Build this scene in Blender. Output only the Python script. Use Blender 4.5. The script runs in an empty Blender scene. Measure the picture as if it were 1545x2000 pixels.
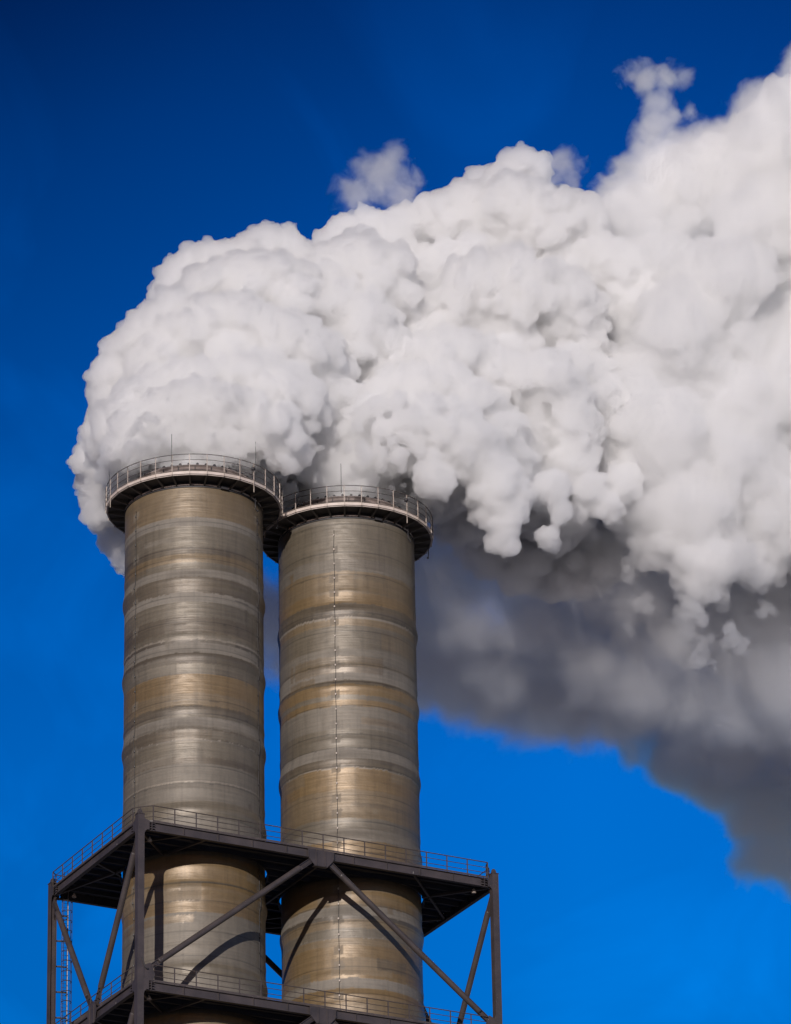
import bpy, math, time
import numpy as np
from mathutils import Vector, Matrix
scene = bpy.context.scene
col = scene.collection
# ------------------------------------------------------------------ camera
GZ = 126.3                      # height of the upper deck above the ground
F_PX = 9727.467                 # focal length in pixels of a 1545 px wide frame
CAM = np.array([-139.9947, -297.0297, 1.608])
YAW, PITCH, ROLL = 0.48504, 0.4346, -0.01881
Fv = np.array([math.sin(YAW)*math.cos(PITCH), math.cos(YAW)*math.cos(PITCH), math.sin(PITCH)])
_R0 = np.array([math.cos(YAW), -math.sin(YAW), 0.0]); _U0 = np.cross(_R0, Fv)
_c, _s = math.cos(ROLL), math.sin(ROLL)
Rv = _c*_R0+_s*_U0; Uv = -_s*_R0+_c*_U0
cam = bpy.data.cameras.new('camera'); cam_ob = bpy.data.objects.new('camera', cam); col.objects.link(cam_ob)
cam.sensor_width = 36; cam.sensor_fit = 'HORIZONTAL'; cam.lens = F_PX/1545*36; cam.clip_start = 1; cam.clip_end = 30000
cam_ob.matrix_world = Matrix(((Rv[0], Uv[0], -Fv[0], CAM[0]), (Rv[1], Uv[1], -Fv[1], CAM[1]),
                              (Rv[2], Uv[2], -Fv[2], CAM[2]), (0, 0, 0, 1)))
scene.camera = cam_ob
D0 = 360.573                    # distance of the near stack's mouth along the view axis
MPP = D0/F_PX                   # metres per photo pixel there
def PT(px, py, off=0.0):
    d = D0+off
    return CAM+Fv*d+Rv*(px-772.5)/F_PX*d-Uv*(py-1000)/F_PX*d
# ------------------------------------------------------------------ sun and sky
SUN_EL, SUN_AZ = math.radians(10.5), math.radians(-141.6)
sdir = Vector((math.sin(SUN_AZ)*math.cos(SUN_EL), math.cos(SUN_AZ)*math.cos(SUN_EL), math.sin(SUN_EL)))
sl = bpy.data.lights.new('sun', 'SUN'); sl.energy = 4.1; sl.angle = math.radians(0.5); sl.color = (1.0, 0.93, 0.89)
so = bpy.data.objects.new('sun', sl); col.objects.link(so); so.rotation_euler = sdir.to_track_quat('Z', 'Y').to_euler()
scene.view_settings.view_transform = 'Standard'; scene.view_settings.look = 'None'
scene.view_settings.exposure = 0.0; scene.view_settings.gamma = 1.0
scene.cycles.volume_step_rate = 0.4; scene.cycles.volume_bounces = 16; scene.cycles.max_bounces = 18
scene.cycles.diffuse_bounces = 4; scene.cycles.glossy_bounces = 4
world = bpy.data.worlds.new('World'); scene.world = world; world.use_nodes = True
wt = world.node_tree; WN = wt.nodes.new; WL = wt.links.new
bg = wt.nodes['Background']; bg.inputs['Strength'].default_value = 0.1
sky = WN('ShaderNodeTexSky'); sky.sky_type = 'NISHITA'; sky.sun_disc = False
sky.sun_elevation = SUN_EL; sky.sun_rotation = SUN_AZ; sky.ozone_density = 3.0; sky.dust_density = 0.3; sky.air_density = 1.0
tc = WN('ShaderNodeTexCoord')
def wdot(v):
    n = WN('ShaderNodeVectorMath'); n.operation = 'DOT_PRODUCT'; WL(tc.outputs['Generated'], n.inputs[0]); n.inputs[1].default_value = v; return n.outputs['Value']
def wramp(src, a, b, stops):
    mr = WN('ShaderNodeMapRange'); mr.inputs['From Min'].default_value = a; mr.inputs['From Max'].default_value = b; WL(src, mr.inputs['Value'])
    r = WN('ShaderNodeValToRGB'); el = r.color_ramp.elements
    while len(el) < len(stops): el.new(0.5)
    for e, (p, c) in zip(el, stops): e.position = p; e.color = (c[0], c[1], c[2], 1)
    WL(mr.outputs[0], r.inputs[0]); return r.outputs['Color']
def wmul(a, b):
    n = WN('ShaderNodeMix'); n.data_type = 'RGBA'; n.blend_type = 'MULTIPLY'; n.inputs[0].default_value = 1.0
    WL(a, n.inputs[6]); WL(b, n.inputs[7]); return n.outputs[2]
# a clear, polarised sky: deep blue high up, paler towards the horizon and towards the right
el_dir = wdot((0, 0, 1)); az_dir = wdot((math.cos(YAW), -math.sin(YAW), 0))
tint = wramp(el_dir, 0.0, 0.6, [
    (0.0, (1.6, 1.6, 2.0)), (0.38, (1.0, 1.05, 1.5)), (0.47, (0.0, 0.64, 1.34)), (0.62, (0.0, 0.66, 1.55)),
    (0.74, (0.0, 0.46, 1.20)), (0.82, (0.0, 0.31, 0.88)), (0.88, (0.004, 0.17, 0.54)), (1.0, (0.01, 0.12, 0.38))])
side = wramp(az_dir, -0.09, 0.09, [(0.0, (0.80, 0.78, 0.80)), (0.45, (0.88, 0.88, 0.9)), (0.7, (1.0, 1.0, 1.0)), (1.0, (0.92, 0.93, 0.95))])
cax = -0.6*Rv+0.8*Uv
corner = wramp(wdot(tuple(float(q) for q in cax)), 0.05, 0.14, [(0.0, (1.0, 1.0, 1.0)), (0.5, (0.85, 0.8, 0.82)), (1.0, (0.6, 0.45, 0.5))])
cn = WN('ShaderNodeTexNoise'); cn.inputs['Scale'].default_value = 16; cn.inputs['Detail'].default_value = 7; cn.inputs['Distortion'].default_value = 1.2; WL(tc.outputs['Generated'], cn.inputs['Vector'])
cirrus = wramp(cn.outputs['Fac'], 0.5, 0.75, [(0.0, (1.0, 1.0, 1.0)), (1.0, (1.3, 1.3, 1.25))])
WL(wmul(wmul(wmul(wmul(sky.outputs[0], tint), side), corner), cirrus), bg.inputs['Color'])

# ------------------------------------------------------------------ helpers
rng = np.random.default_rng(11)
def link(o, parent=None):
    col.objects.link(o)
    if parent is not None: o.parent = parent
    return o
def tag(o, label=None, cat=None, group=None, kind=None):
    if label: o['label'] = label
    if cat: o['category'] = cat
    if group: o['group'] = group
    if kind: o['kind'] = kind
    return o
def empty(name, loc, parent=None):
    o = bpy.data.objects.new(name, None); o.location = loc; return link(o, parent)
class MB:
    def __init__(s): s.v = []; s.f = []; s.org = None
    def add(s, vs, fs):
        b = len(s.v); s.v += [tuple(float(c) for c in v) for v in vs]; s.f += [tuple(b+i for i in f) for f in fs]
    def bar(s, p0, p1, w, h, up=(0, 0, 1)):
        p0 = np.array(p0, float); p1 = np.array(p1, float); d = p1-p0; d /= np.linalg.norm(d)
        up = np.array(up, float)
        if abs(d @ up) > 0.98: up = np.array((0, 1, 0.))
        x = np.cross(d, up); x /= np.linalg.norm(x); y = np.cross(x, d)
        c = [(-w/2, -h/2), (w/2, -h/2), (w/2, h/2), (-w/2, h/2)]
        vs = [p0+x*a+y*b for a, b in c]+[p1+x*a+y*b for a, b in c]
        s.add(vs, [(3, 2, 1, 0), (4, 5, 6, 7), (0, 1, 5, 4), (1, 2, 6, 5), (2, 3, 7, 6), (3, 0, 4, 7)]); return s
    def box(s, x0, x1, y0, y1, z0, z1):
        return s.bar(((x0+x1)/2, y0, (z0+z1)/2), ((x0+x1)/2, y1, (z0+z1)/2), x1-x0, z1-z0)
    def tube(s, pts, r, n=8, cap=True):
        pts = [np.array(p, float) for p in pts]; rs = r if isinstance(r, (list, tuple)) else [r]*len(pts)
        rings = []; prev = None
        for i, p in enumerate(pts):
            d = pts[min(i+1, len(pts)-1)]-pts[max(i-1, 0)]; d /= np.linalg.norm(d)
            up = prev if prev is not None else (np.array((0, 0, 1.)) if abs(d[2]) < .9 else np.array((1., 0, 0)))
            x = np.cross(d, up); x /= np.linalg.norm(x); y = np.cross(x, d); prev = y
            rings.append([p+(x*math.cos(t)+y*math.sin(t))*rs[i] for t in np.arange(n)*2*math.pi/n])
        fs = [(i*n+j, i*n+(j+1) % n, (i+1)*n+(j+1) % n, (i+1)*n+j) for i in range(len(pts)-1) for j in range(n)]
        if cap: fs += [tuple(range(n-1, -1, -1)), tuple((len(pts)-1)*n+j for j in range(n))]
        s.add([v for rr in rings for v in rr], fs); return s
    def lathe(s, prof, cx=0, cy=0, n=96, a0=0, a1=2*math.pi, closed=False):
        full = abs(a1-a0-2*math.pi) < 1e-6; m = n if full else n+1; k = len(prof)
        vs = [(cx+r*math.cos(a0+(a1-a0)*j/n), cy+r*math.sin(a0+(a1-a0)*j/n), z) for r, z in prof for j in range(m)]
        fs = []
        for i in range(k if closed else k-1):
            i2 = (i+1) % k
            for j in range(n): fs.append((i*m+j, i*m+(j+1) % m, i2*m+(j+1) % m, i2*m+j))
        s.add(vs, fs); return s
    def plate(s, pts, nrm, th):          # extruded polygon
        pts = [np.array(p, float) for p in pts]; nrm = np.array(nrm, float)*th/2; k = len(pts)
        s.add([p-nrm for p in pts]+[p+nrm for p in pts], [tuple(range(k-1, -1, -1)), tuple(range(k, 2*k))]+[(i, (i+1) % k, k+(i+1) % k, k+i) for i in range(k)]); return s
    def build(s, name, mat, parent=None, smooth=False):
        me = bpy.data.meshes.new(name); off = np.array(s.v, float)
        if parent is not None:
            o_ = parent; tot = np.zeros(3)
            while o_ is not None: tot += np.array(o_.location); o_ = o_.parent
            off = off-tot
        me.from_pydata(off.tolist(), [], s.f); me.update()
        if mat: me.materials.append(mat)
        if smooth: me.polygons.foreach_set('use_smooth', [True]*len(me.polygons))
        o = bpy.data.objects.new(name, me); return link(o, parent)

# ------------------------------------------------------------------ materials
def newmat(name):
    m = bpy.data.materials.new(name); m.use_nodes = True; nt = m.node_tree
    return m, nt, nt.nodes['Principled BSDF'], nt.nodes.new, nt.links.new
def metal(name, c0, c1, rough=0.55, scale=0.8, bump=0.02, metallic=0.0):
    m, nt, b, N, L = newmat(name)
    t = N('ShaderNodeTexCoord'); n1 = N('ShaderNodeTexNoise'); n1.inputs['Scale'].default_value = scale; n1.inputs['Detail'].default_value = 8; L(t.outputs['Object'], n1.inputs['Vector'])
    n2 = N('ShaderNodeTexNoise'); n2.inputs['Scale'].default_value = scale*14; n2.inputs['Detail'].default_value = 4; L(t.outputs['Object'], n2.inputs['Vector'])
    a = N('ShaderNodeMath'); a.operation = 'MULTIPLY_ADD'; L(n2.outputs['Fac'], a.inputs[0]); a.inputs[1].default_value = .45; L(n1.outputs['Fac'], a.inputs[2])
    r = N('ShaderNodeValToRGB'); r.color_ramp.elements[0].position = .5; r.color_ramp.elements[1].position = .95
    r.color_ramp.elements[0].color = (*c0, 1); r.color_ramp.elements[1].color = (*c1, 1); L(a.outputs[0], r.inputs[0]); L(r.outputs[0], b.inputs['Base Color'])
    b.inputs['Roughness'].default_value = rough; b.inputs['Metallic'].default_value = metallic
    if bump:
        bp = N('ShaderNodeBump'); bp.inputs['Strength'].default_value = .3; bp.inputs['Distance'].default_value = bump; L(n2.outputs['Fac'], bp.inputs['Height']); L(bp.outputs[0], b.inputs['Normal'])
    return m
M_STEEL = metal('painted_steel', (0.028, 0.023, 0.024), (0.056, 0.044, 0.043), .5)
M_DARK = metal('dark_painted_steel', (0.016, 0.015, 0.017), (0.03, 0.028, 0.03), .6)
M_PIPE = metal('brace_paint', (0.034, 0.028, 0.027), (0.06, 0.048, 0.046), .42)
M_GALV = metal('galvanised_steel', (0.30, 0.25, 0.21), (0.45, 0.38, 0.32), .5, 3)
M_RAILDK = metal('railing_paint', (0.04, 0.032, 0.03), (0.07, 0.055, 0.05), .5, 3)
M_FASCIA = metal('pale_fascia', (0.40, 0.34, 0.29), (0.54, 0.46, 0.41), .5, 2)
M_UNDER = metal('walkway_underside', (0.06, 0.053, 0.045), (0.10, 0.088, 0.075), .6, 1)
M_LIP = metal('flue_rim', (0.12, 0.095, 0.085), (0.19, 0.155, 0.14), .5, 1.5)
M_CAB = metal('cable', (0.015, 0.013, 0.012), (0.03, 0.026, 0.023), .5, 3, 0)

# chimney shells: bands of pale and tan laminate, from colour and gloss stored on the vertices
def shaft_material():
    m, nt, b, N, L = newmat('laminated_shell')
    ca = N('ShaderNodeVertexColor'); ca.layer_name = 'tone'
    ga = N('ShaderNodeAttribute'); ga.attribute_name = 'gloss'
    uv = N('ShaderNodeUVMap'); uv.uv_map = 'unrolled'
    mp = N('ShaderNodeMapping'); mp.inputs['Scale'].default_value = (0.22, 5.5, 1); L(uv.outputs[0], mp.inputs['Vector'])
    n1 = N('ShaderNodeTexNoise'); n1.inputs['Scale'].default_value = 1.0; n1.inputs['Detail'].default_value = 6; n1.inputs['Roughness'].default_value = .65; L(mp.outputs[0], n1.inputs['Vector'])
    mp2 = N('ShaderNodeMapping'); mp2.inputs['Scale'].default_value = (2.2, 0.5, 1); L(uv.outputs[0], mp2.inputs['Vector'])
    n2 = N('ShaderNodeTexNoise'); n2.inputs['Scale'].default_value = 1.0; n2.inputs['Detail'].default_value = 7; n2.inputs['Roughness'].default_value = .6; L(mp2.outputs[0], n2.inputs['Vector'])
    n3 = N('ShaderNodeTexNoise'); n3.inputs['Scale'].default_value = 6.0; n3.inputs['Detail'].default_value = 5; L(uv.outputs[0], n3.inputs['Vector'])
    def ma(src, mul, add):
        n = N('ShaderNodeMath'); n.operation = 'MULTIPLY_ADD'; L(src, n.inputs[0]); n.inputs[1].default_value = mul
        if hasattr(add, 'links'): L(add, n.inputs[2])
        else: n.inputs[2].default_value = add
        return n.outputs[0]
    f = ma(n1.outputs['Fac'], .75, ma(n2.outputs['Fac'], .45, ma(n3.outputs['Fac'], .22, .29)))
    vm = N('ShaderNodeVectorMath'); vm.operation = 'SCALE'; L(ca.outputs['Color'], vm.inputs[0]); L(f, vm.inputs['Scale']); L(vm.outputs[0], b.inputs['Base Color'])
    rg = N('ShaderNodeMath'); rg.operation = 'SUBTRACT'; rg.inputs[0].default_value = .62; rg.use_clamp = True; L(ga.outputs['Fac'], rg.inputs[1])
    rr = ma(n1.outputs['Fac'], .16, ma(rg.outputs[0], 1.0, .02)); L(rr, b.inputs['Roughness'])
    b.inputs['Specular IOR Level'].default_value = .6
    b.inputs['Metallic'].default_value = 0.25
    b.inputs['Anisotropic'].default_value = 0.35
    bp = N('ShaderNodeBump'); bp.inputs['Strength'].default_value = .55; bp.inputs['Distance'].default_value = .03
    h = ma(n1.outputs['Fac'], 1.0, ma(n3.outputs['Fac'], .25, 0.0)); L(h, bp.inputs['Height']); L(bp.outputs[0], b.inputs['Normal'])
    return m
M_SHAFT = shaft_material()
T = {'tan': (.33, .235, .125), 'gold': (.36, .235, .10), 'brown': (.20, .155, .10), 'dark': (.15, .118, .08), 'grey': (.29, .248, .19),
     'pale': (.355, .31, .25), 'mid': (.265, .218, .15), 'rim': (.46, .39, .30)}
T = {k: tuple((c*.86+m_*.14)*.43 for c, m_ in zip(v, (.265, .22, .165))) for k, v in T.items()}
GL = {'tan': .26, 'gold': .30, 'brown': .27, 'dark': .25, 'grey': .14, 'pale': .08, 'mid': .26, 'rim': .2}
BA = [(29, 'tan'), (25.16, 'pale'), (24.48, 'mid'), (22.83, 'brown'), (22.3, 'tan'), (21.63, 'mid'), (21.11, 'pale'), (20.43, 'brown'), (19.27, 'pale'), (18.55, 'mid'),
      (17.4, 'brown'), (16.2, 'mid'), (15.75, 'rim'), (15.62, 'dark'), (15.43, 'pale'), (14.6, 'dark'), (13.8, 'mid'), (13.07, 'rim'), (13.0, 'gold'), (11.54, 'tan'), (10.57, 'brown'), (9.91, 'mid'), (9.7, 'pale'),
      (9.0, 'grey'), (8.78, 'brown'), (8.01, 'rim'), (7.9, 'mid'), (6.69, 'brown'), (6.2, 'grey'), (4.9, 'rim'), (4.8, 'grey'), (3.4, 'mid'), (2.3, 'grey'), (1.0, 'mid'), (-.6, 'gold'),
      (-2.6, 'brown'), (-2.75, 'gold'), (-4.84, 'grey'), (-8.6, 'mid'), (-9.4, 'grey'), (-10.6, 'brown'), (-12.2, 'gold'), (-15, 'grey'), (-19, 'mid')]
BB = [(29, 'grey'), (27.3, 'mid'), (24.83, 'mid'), (24.3, 'grey'), (23.32, 'tan'), (21.6, 'gold'), (20.77, 'brown'), (19.88, 'dark'), (19.7, 'rim'), (19.55, 'tan'), (19.03, 'mid'), (17.2, 'grey'), (16.2, 'mid'),
      (15.87, 'pale'), (14.75, 'brown'), (14.4, 'gold'), (13.6, 'mid'), (13.24, 'gold'), (12.76, 'grey'), (11.0, 'mid'), (9.48, 'pale'), (8.66, 'brown'), (8.03, 'rim'), (7.95, 'gold'), (6.3, 'tan'), (4.13, 'mid'),
      (3.35, 'grey'), (2.4, 'gold'), (.5, 'tan'), (-1.3, 'gold'), (-2.3, 'tan'), (-2.46, 'pale'), (-3.2, 'dark'), (-3.49, 'tan'), (-4.1, 'mid'), (-4.75, 'rim'), (-4.85, 'tan'), (-5.4, 'gold'), (-7.81, 'pale'), (-8.57, 'gold'), (-10.5, 'mid'), (-13, 'gold'), (-16, 'grey')]
def vnoise(x, y, seed):                       # smooth value noise, x periodic with the circumference
    r = np.random.default_rng(seed); G = r.random((64, 4096))
    x = np.mod(x, 64); y = np.mod(y, 4096); x0 = np.floor(x).astype(int); y0 = np.floor(y).astype(int); fx = x-x0; fy = y-y0
    fx = fx*fx*(3-2*fx); fy = fy*fy*(3-2*fy); x1 = (x0+1) % 64; y1 = (y0+1) % 4096; x0 %= 64; y0 %= 4096
    return (G[x0, y0]*(1-fx)+G[x1, y0]*fx)*(1-fy)+(G[x0, y1]*(1-fx)+G[x1, y1]*fx)*fy
SEAM_A = [math.atan2(-.79, -4.937), math.atan2(-3.853, 3.187)]
SEAM_B = [math.atan2(-3.97, -3.04)]
def radius_at(z, bulges):
    r = np.full_like(z, 5.0)
    for b in bulges: r = r+.13*np.exp(-((z-b)/.5)**2)+.03*np.exp(-((z-b-1.6)/.25)**2)
    return r
def shaft(parent, cx, bands, bulges, seams, seed):
    n = 288; zt, zb = 27.6, -22.0
    z = np.concatenate([np.arange(zt, zb, -.075), np.arange(zb, -GZ+.01, -4.0), [-GZ]])
    th = np.arange(n+1)/n*2*math.pi
    Z, TH = np.meshgrid(z, th, indexing='ij'); R = radius_at(Z, bulges)
    # slightly out-of-round hand-laid laminate
    R = R+.018*(vnoise(TH/(2*math.pi)*64, Z*.35+50, seed)-.5)+.012*(vnoise(TH/(2*math.pi)*16*4, Z*3+150, seed+1)-.5)
    R[:, -1] = R[:, 0]
    V = np.stack([cx+R*np.cos(TH), R*np.sin(TH), Z+GZ], -1).reshape(-1, 3)
    k, m = Z.shape
    idx = np.arange(k*m).reshape(k, m)
    Fq = np.stack([idx[:-1, :-1], idx[1:, :-1], idx[1:, 1:], idx[:-1, 1:]], -1).reshape(-1, 4)[:, ::-1]
    me = bpy.data.meshes.new('shaft'); loc = np.array(parent.location)
    me.from_pydata((V-loc).tolist(), [], Fq.tolist()); me.update()
    # band colours with ragged hand-laid edges
    u = TH/(2*math.pi)
    Zj = Z+.10*(vnoise(u*64, Z*0+10.5, seed+2)-.5)+.05*(vnoise(u*64*8, Z*.5+300, seed+3)-.5)
    br = np.clip((np.abs((Z % 5.8)-2.9)-1.2)/1.7, 0, 1)
    zs = np.array([b[0] for b in bands]); cs = np.array([T[b[1]] for b in bands]); gs = np.array([GL[b[1]] for b in bands])
    ii = np.clip(np.searchsorted(-zs, -Zj, side='right')-1, 0, len(zs)-1)
    C = cs[ii]; G = gs[ii]
    def patch(zc, h, a0, a1, name, amt=1.0):
        nonlocal C, G
        d = (TH-a0) % (2*math.pi); w = (a1-a0) % (2*math.pi)
        e = .012*(vnoise(u*64*6, Z*4, seed+7)-.5)
        M = (np.abs(Z-zc+.1*(vnoise(u*64*5, Z*0+77, seed+8)-.5)) < h/2) & (d+e > 0) & (d+e < w)
        C = np.where(M[..., None], C*(1-amt)+np.array(T[name])*amt, C); G = np.where(M, GL[name], G)
    pr = np.random.default_rng(seed+40); cam_a = math.atan2(-.905, -.426)
    for i in range(46):
        a = cam_a+pr.uniform(-1.7, 1.5); w = pr.choice([.07, .1, .5, .9, 1.4], p=[.25, .15, .25, .2, .15]); zc = pr.uniform(-20, 26.5); h = pr.choice([.35, .55, .9, 1.3])
        patch(zc, h, a, a+w, pr.choice(['pale', 'tan', 'mid', 'brown', 'grey', 'gold']), pr.uniform(.25, .6))
    for s_ in seams:                            # pads behind the vertical cables
        for j, zc in enumerate(np.arange(26.2, -20, -1.14)):
            if (j*7+seed) % 5 < 3: patch(zc, .62, s_-.075, s_+.06, 'pale', .45)
    # streaks running down below pale bands and thin dark joint lines
    st = np.clip(vnoise(u*64*5, Z*.45+900, seed+9)-.55, 0, 1)*1.1
    C = C*(1-.35*st[..., None])
    big = vnoise(u*64/8*1.0, Z*.5+700, seed+10); C = C*(.86+.28*big[..., None])
    for zj in [24.85, 22.75, 21.9, 19.0, 17.0, 14.9, 13.05, 11.0, 10.0, 7.95, 6.0, 4.7, 2.2, .6, -2.7, -4.0, -6.2, -8.0] if seed == 5 else [27.05, 24.83, 23.0, 20.0, 18.6, 16.0, 14.6, 12.8, 10.6, 9.5, 8.1, 5.9, 3.9, 1.6, -.4, -2.4, -3.6, -4.8, -7.0, -9]:
        M = np.abs(Z-zj-.03*(vnoise(u*64, Z*0+zj*3+100, seed+11)-.5)) < .04; C = np.where(M[..., None], C*.62, C)
    ca = me.color_attributes.new('tone', 'FLOAT_COLOR', 'POINT')
    ca.data.foreach_set('color', np.concatenate([C, np.ones((k, m, 1))], -1).reshape(-1).astype(np.float32))
    ga = me.attributes.new('gloss', 'FLOAT', 'POINT'); ga.data.foreach_set('value', G.reshape(-1).astype(np.float32))
    uv = me.uv_layers.new(name='unrolled'); li = np.empty(len(me.loops), np.int32); me.loops.foreach_get('vertex_index', li)
    UV = np.stack([u*2*math.pi*5+seed*40, Z], -1).reshape(-1, 2)[li]; uv.data.foreach_set('uv', UV.reshape(-1).astype(np.float32))
    me.materials.append(M_SHAFT); me.polygons.foreach_set('use_smooth', [True]*len(me.polygons))
    o = bpy.data.objects.new('shaft', me); return link(o, parent)

NP = 32
def chimney(cx, bands, bulges, seams, seed, label, rods, cable_knots):
    root = empty('chimney', (cx, 0, 0)); tag(root, label, 'chimney', 'twin chimneys in the steel frame')
    sh = shaft(root, cx, bands, bulges, seams, seed)
    z0 = GZ
    def cyl(a, r, z): return (cx+r*math.cos(a), r*math.sin(a), z0+z)
    # collar under the walkway: its shadow painted dark, the sunlit ledge below painted pale
    MB().lathe([(4.93, z0+27.5), (5.06, z0+27.52), (5.06, z0+27.6), (4.98, z0+27.62), (4.98, z0+27.66)], cx, 0, 192).build('gasket', M_DARK, root, False)
    MB().lathe([(5.03, z0+27.665), (5.03, z0+27.775)], cx, 0, 192).build('lit_ledge', M_FASCIA, root)
    MB().lathe([(4.96, z0+27.55), (4.96, z0+28.1)], cx, 0, 192).build('collar', M_DARK, root)
    # walkway
    a0 = math.atan2(-.905, -.426)-.05
    ang = [a0+i*2*math.pi/NP for i in range(NP)]
    wk = MB().lathe([(4.97, z0+28.0), (6.30, z0+28.0), (6.30, z0+28.06), (4.97, z0+28.06)], cx, 0, NP, a0, a0+2*math.pi, True).build('walkway', M_UNDER, root)
    MB().lathe([(6.31, z0+27.97), (6.37, z0+27.97), (6.37, z0+28.19), (6.31, z0+28.19)], cx, 0, NP, a0, a0+2*math.pi, True).build('fascia', M_FASCIA, wk)
    MB().lathe([(6.25, z0+27.90), (6.31, z0+27.90), (6.31, z0+27.94), (6.25, z0+27.94)], cx, 0, NP, a0, a0+2*math.pi, True).build('edge_angle', M_FASCIA, wk)
    for i, a in enumerate(ang):
        b = MB(); t = (-math.sin(a), math.cos(a), 0)
        b.plate([cyl(a, 4.99, 27.995), cyl(a, 6.24, 27.995), cyl(a, 6.24, 27.90), cyl(a, 5.05, 27.66)], t, .03)
        b.bar(cyl(a, 5.04, 27.645), cyl(a, 6.24, 27.89), .12, .03)
        b.build('bracket', M_UNDER, wk)
    # hanging service box
    ab = a0+2*math.pi/NP*2.5; t = np.array((-math.sin(ab), math.cos(ab), 0))
    bx = MB(); p = np.array(cyl(ab, 5.13, 27.62)); bx.bar(p-t*.28, p+t*.28, .2, .24); bx.build('junction_box', M_DARK, root)
    # railing
    rl = MB().lathe([(6.42, z0+28.2), (6.46, z0+28.2), (6.46, z0+28.21), (6.42, z0+28.21)], cx, 0, NP, a0, a0+2*math.pi, True).build('railing', M_GALV, root)
    for zr in (29.5, 29.06, 28.6):
        m = MB(); r = .028 if zr > 29.4 else .02
        m.lathe([(6.40+r*math.cos(q), z0+zr+r*math.sin(q)) for q in np.arange(6)*math.pi/3], cx, 0, 96, 0, 2*math.pi, True)
        m.build('rail', M_RAILDK, rl, True)
    for i, a in enumerate(ang):
        m = MB(); lo = 27.25 if i in (4, 26, 13) else 27.93
        m.bar(cyl(a, 6.41, lo), cyl(a, 6.41, 29.5), .045, .045, (math.cos(a), math.sin(a), 0)); m.build('post', M_GALV, rl)
    for a, top in rods:
        m = MB(); m.tube([cyl(a, 6.45, 28.9), cyl(a, 6.45, 29.9)], .022, 6); m.tube([cyl(a, 6.45, 29.9), cyl(a, 6.45, top)], .02, 5); m.build('lightning_rod', M_DARK, root)
    # warning lamp on the railing
    al = a0+2*math.pi/NP*3.88; m = MB(); c_ = np.array(cyl(al, 6.5, 29.02))
    m.tube([c_-(0, 0, .13), c_-(0, 0, .1), c_, c_+(0, 0, .1), c_+(0, 0, .13)], [.05, .12, .14, .12, .05], 12); m.tube([c_, np.array(cyl(al, 6.38, 29.02))], .03, 6); m.build('lamp', M_DARK, root, True)
    # hooked drain pipes under the walkway
    for al, rr in ((a0+2*math.pi/NP*5.0, 5.5), (a0+2*math.pi/NP*8.7, 6.1)):
        m = MB(); p = [cyl(al, rr, 27.9), cyl(al, rr, 27.15), cyl(al+.02, rr, 27.02), cyl(al+.05, rr, 27.0)]
        if rr < 6: p = [(x, y, z-.45) for x, y, z in p]
        m.tube(p, .035, 8); q = np.array(p[-1]); m.tube([q-(0, 0, .07), q, q+(0, 0, .07)], [.05, .09, .05], 8); m.build('drain_pipe', M_DARK, root, True)
    # flue rim with bolted flange
    rim = MB().lathe([(4.50, z0+28.06), (4.50, z0+29.32), (4.42, z0+29.36), (4.42, z0+29.40), (4.56, z0+29.44), (4.56, z0+29.54), (4.1, z0+29.54), (4.1, z0+28.2)], cx, 0, 128).build('flue_rim', M_LIP, root, True)
    for k in range(45):
        m = MB(); a = k*2*math.pi/45; t = np.array((-math.sin(a), math.cos(a), 0)); p = np.array(cyl(a, 4.46, 29.60))
        m.bar(p-t*.09, p+t*.09, .16, .12); m.bar(p-t*.05+(0, 0, .08), p+t*.05+(0, 0, .08), .1, .06)
        m.build('bolt', M_DARK, rim)
    m = MB().lathe([(4.58+.03*math.cos(q), z0+29.12+.03*math.sin(q)) for q in np.arange(6)*math.pi/3], cx, 0, 96, 0, 2*math.pi, True)
    for k in range(24):
        a = k*2*math.pi/24+.1; m.bar(cyl(a, 4.53, 28.7), cyl(a, 4.53, 29.44), .05, .06, (math.cos(a), math.sin(a), 0))
    m.build('flange_stiffener', M_DARK, rim)
    # vertical cables clipped to the shell
    for s_ in seams:
        zz = np.arange(26.6, -14, -.38); rr = radius_at(zz, bulges)+.03
        m = MB().tube([cyl(s_+.004*math.sin(z*1.7), r, z) for z, r in zip(zz, rr)], .022, 5)
        cb = m.build('cable', M_CAB, root, True)
        for z in np.arange(26.2, -14, -1.14):
            m = MB(); r = float(radius_at(np.array(z), bulges))+.05; m.tube([cyl(s_, r-.06, z-.05), cyl(s_, r+.01, z-.03), cyl(s_, r+.01, z+.03), cyl(s_, r-.06, z+.05)], [.03, .06, .06, .03], 6)
            m.build('clip', M_GALV if cable_knots else M_CAB, cb)
    return root
SP = 12.398
BUL = [20.3, 14.3, 8.7, 2.7, -3.1, -9.0, -15]
A_CAM = math.atan2(-.905, -.426)
def rod_a(px, cxpx): return A_CAM+math.asin(max(-1, min(1, (px-cxpx)/172.0)))
chimney(0.0, BA, BUL, SEAM_A, 5, 'nearer left chimney, shell banded in tan and grey laminate, warning rods on its walkway',
        [(rod_a(336, 378.5), 31.15), (rod_a(497, 378.5), 31.3), (rod_a(215, 378.5), 31.5), (rod_a(543, 378.5)+.9, 33.2), (rod_a(549, 378.5)+.35, 31.9)], False)
chimney(SP, BB, [b-.15 for b in BUL], SEAM_B, 9, 'farther right chimney, golden brown banded shell with a clipped cable up its front',
        [(rod_a(668-6, 676.0), 31.25), (rod_a(813-4, 676.0), 31.4)], True)

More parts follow.
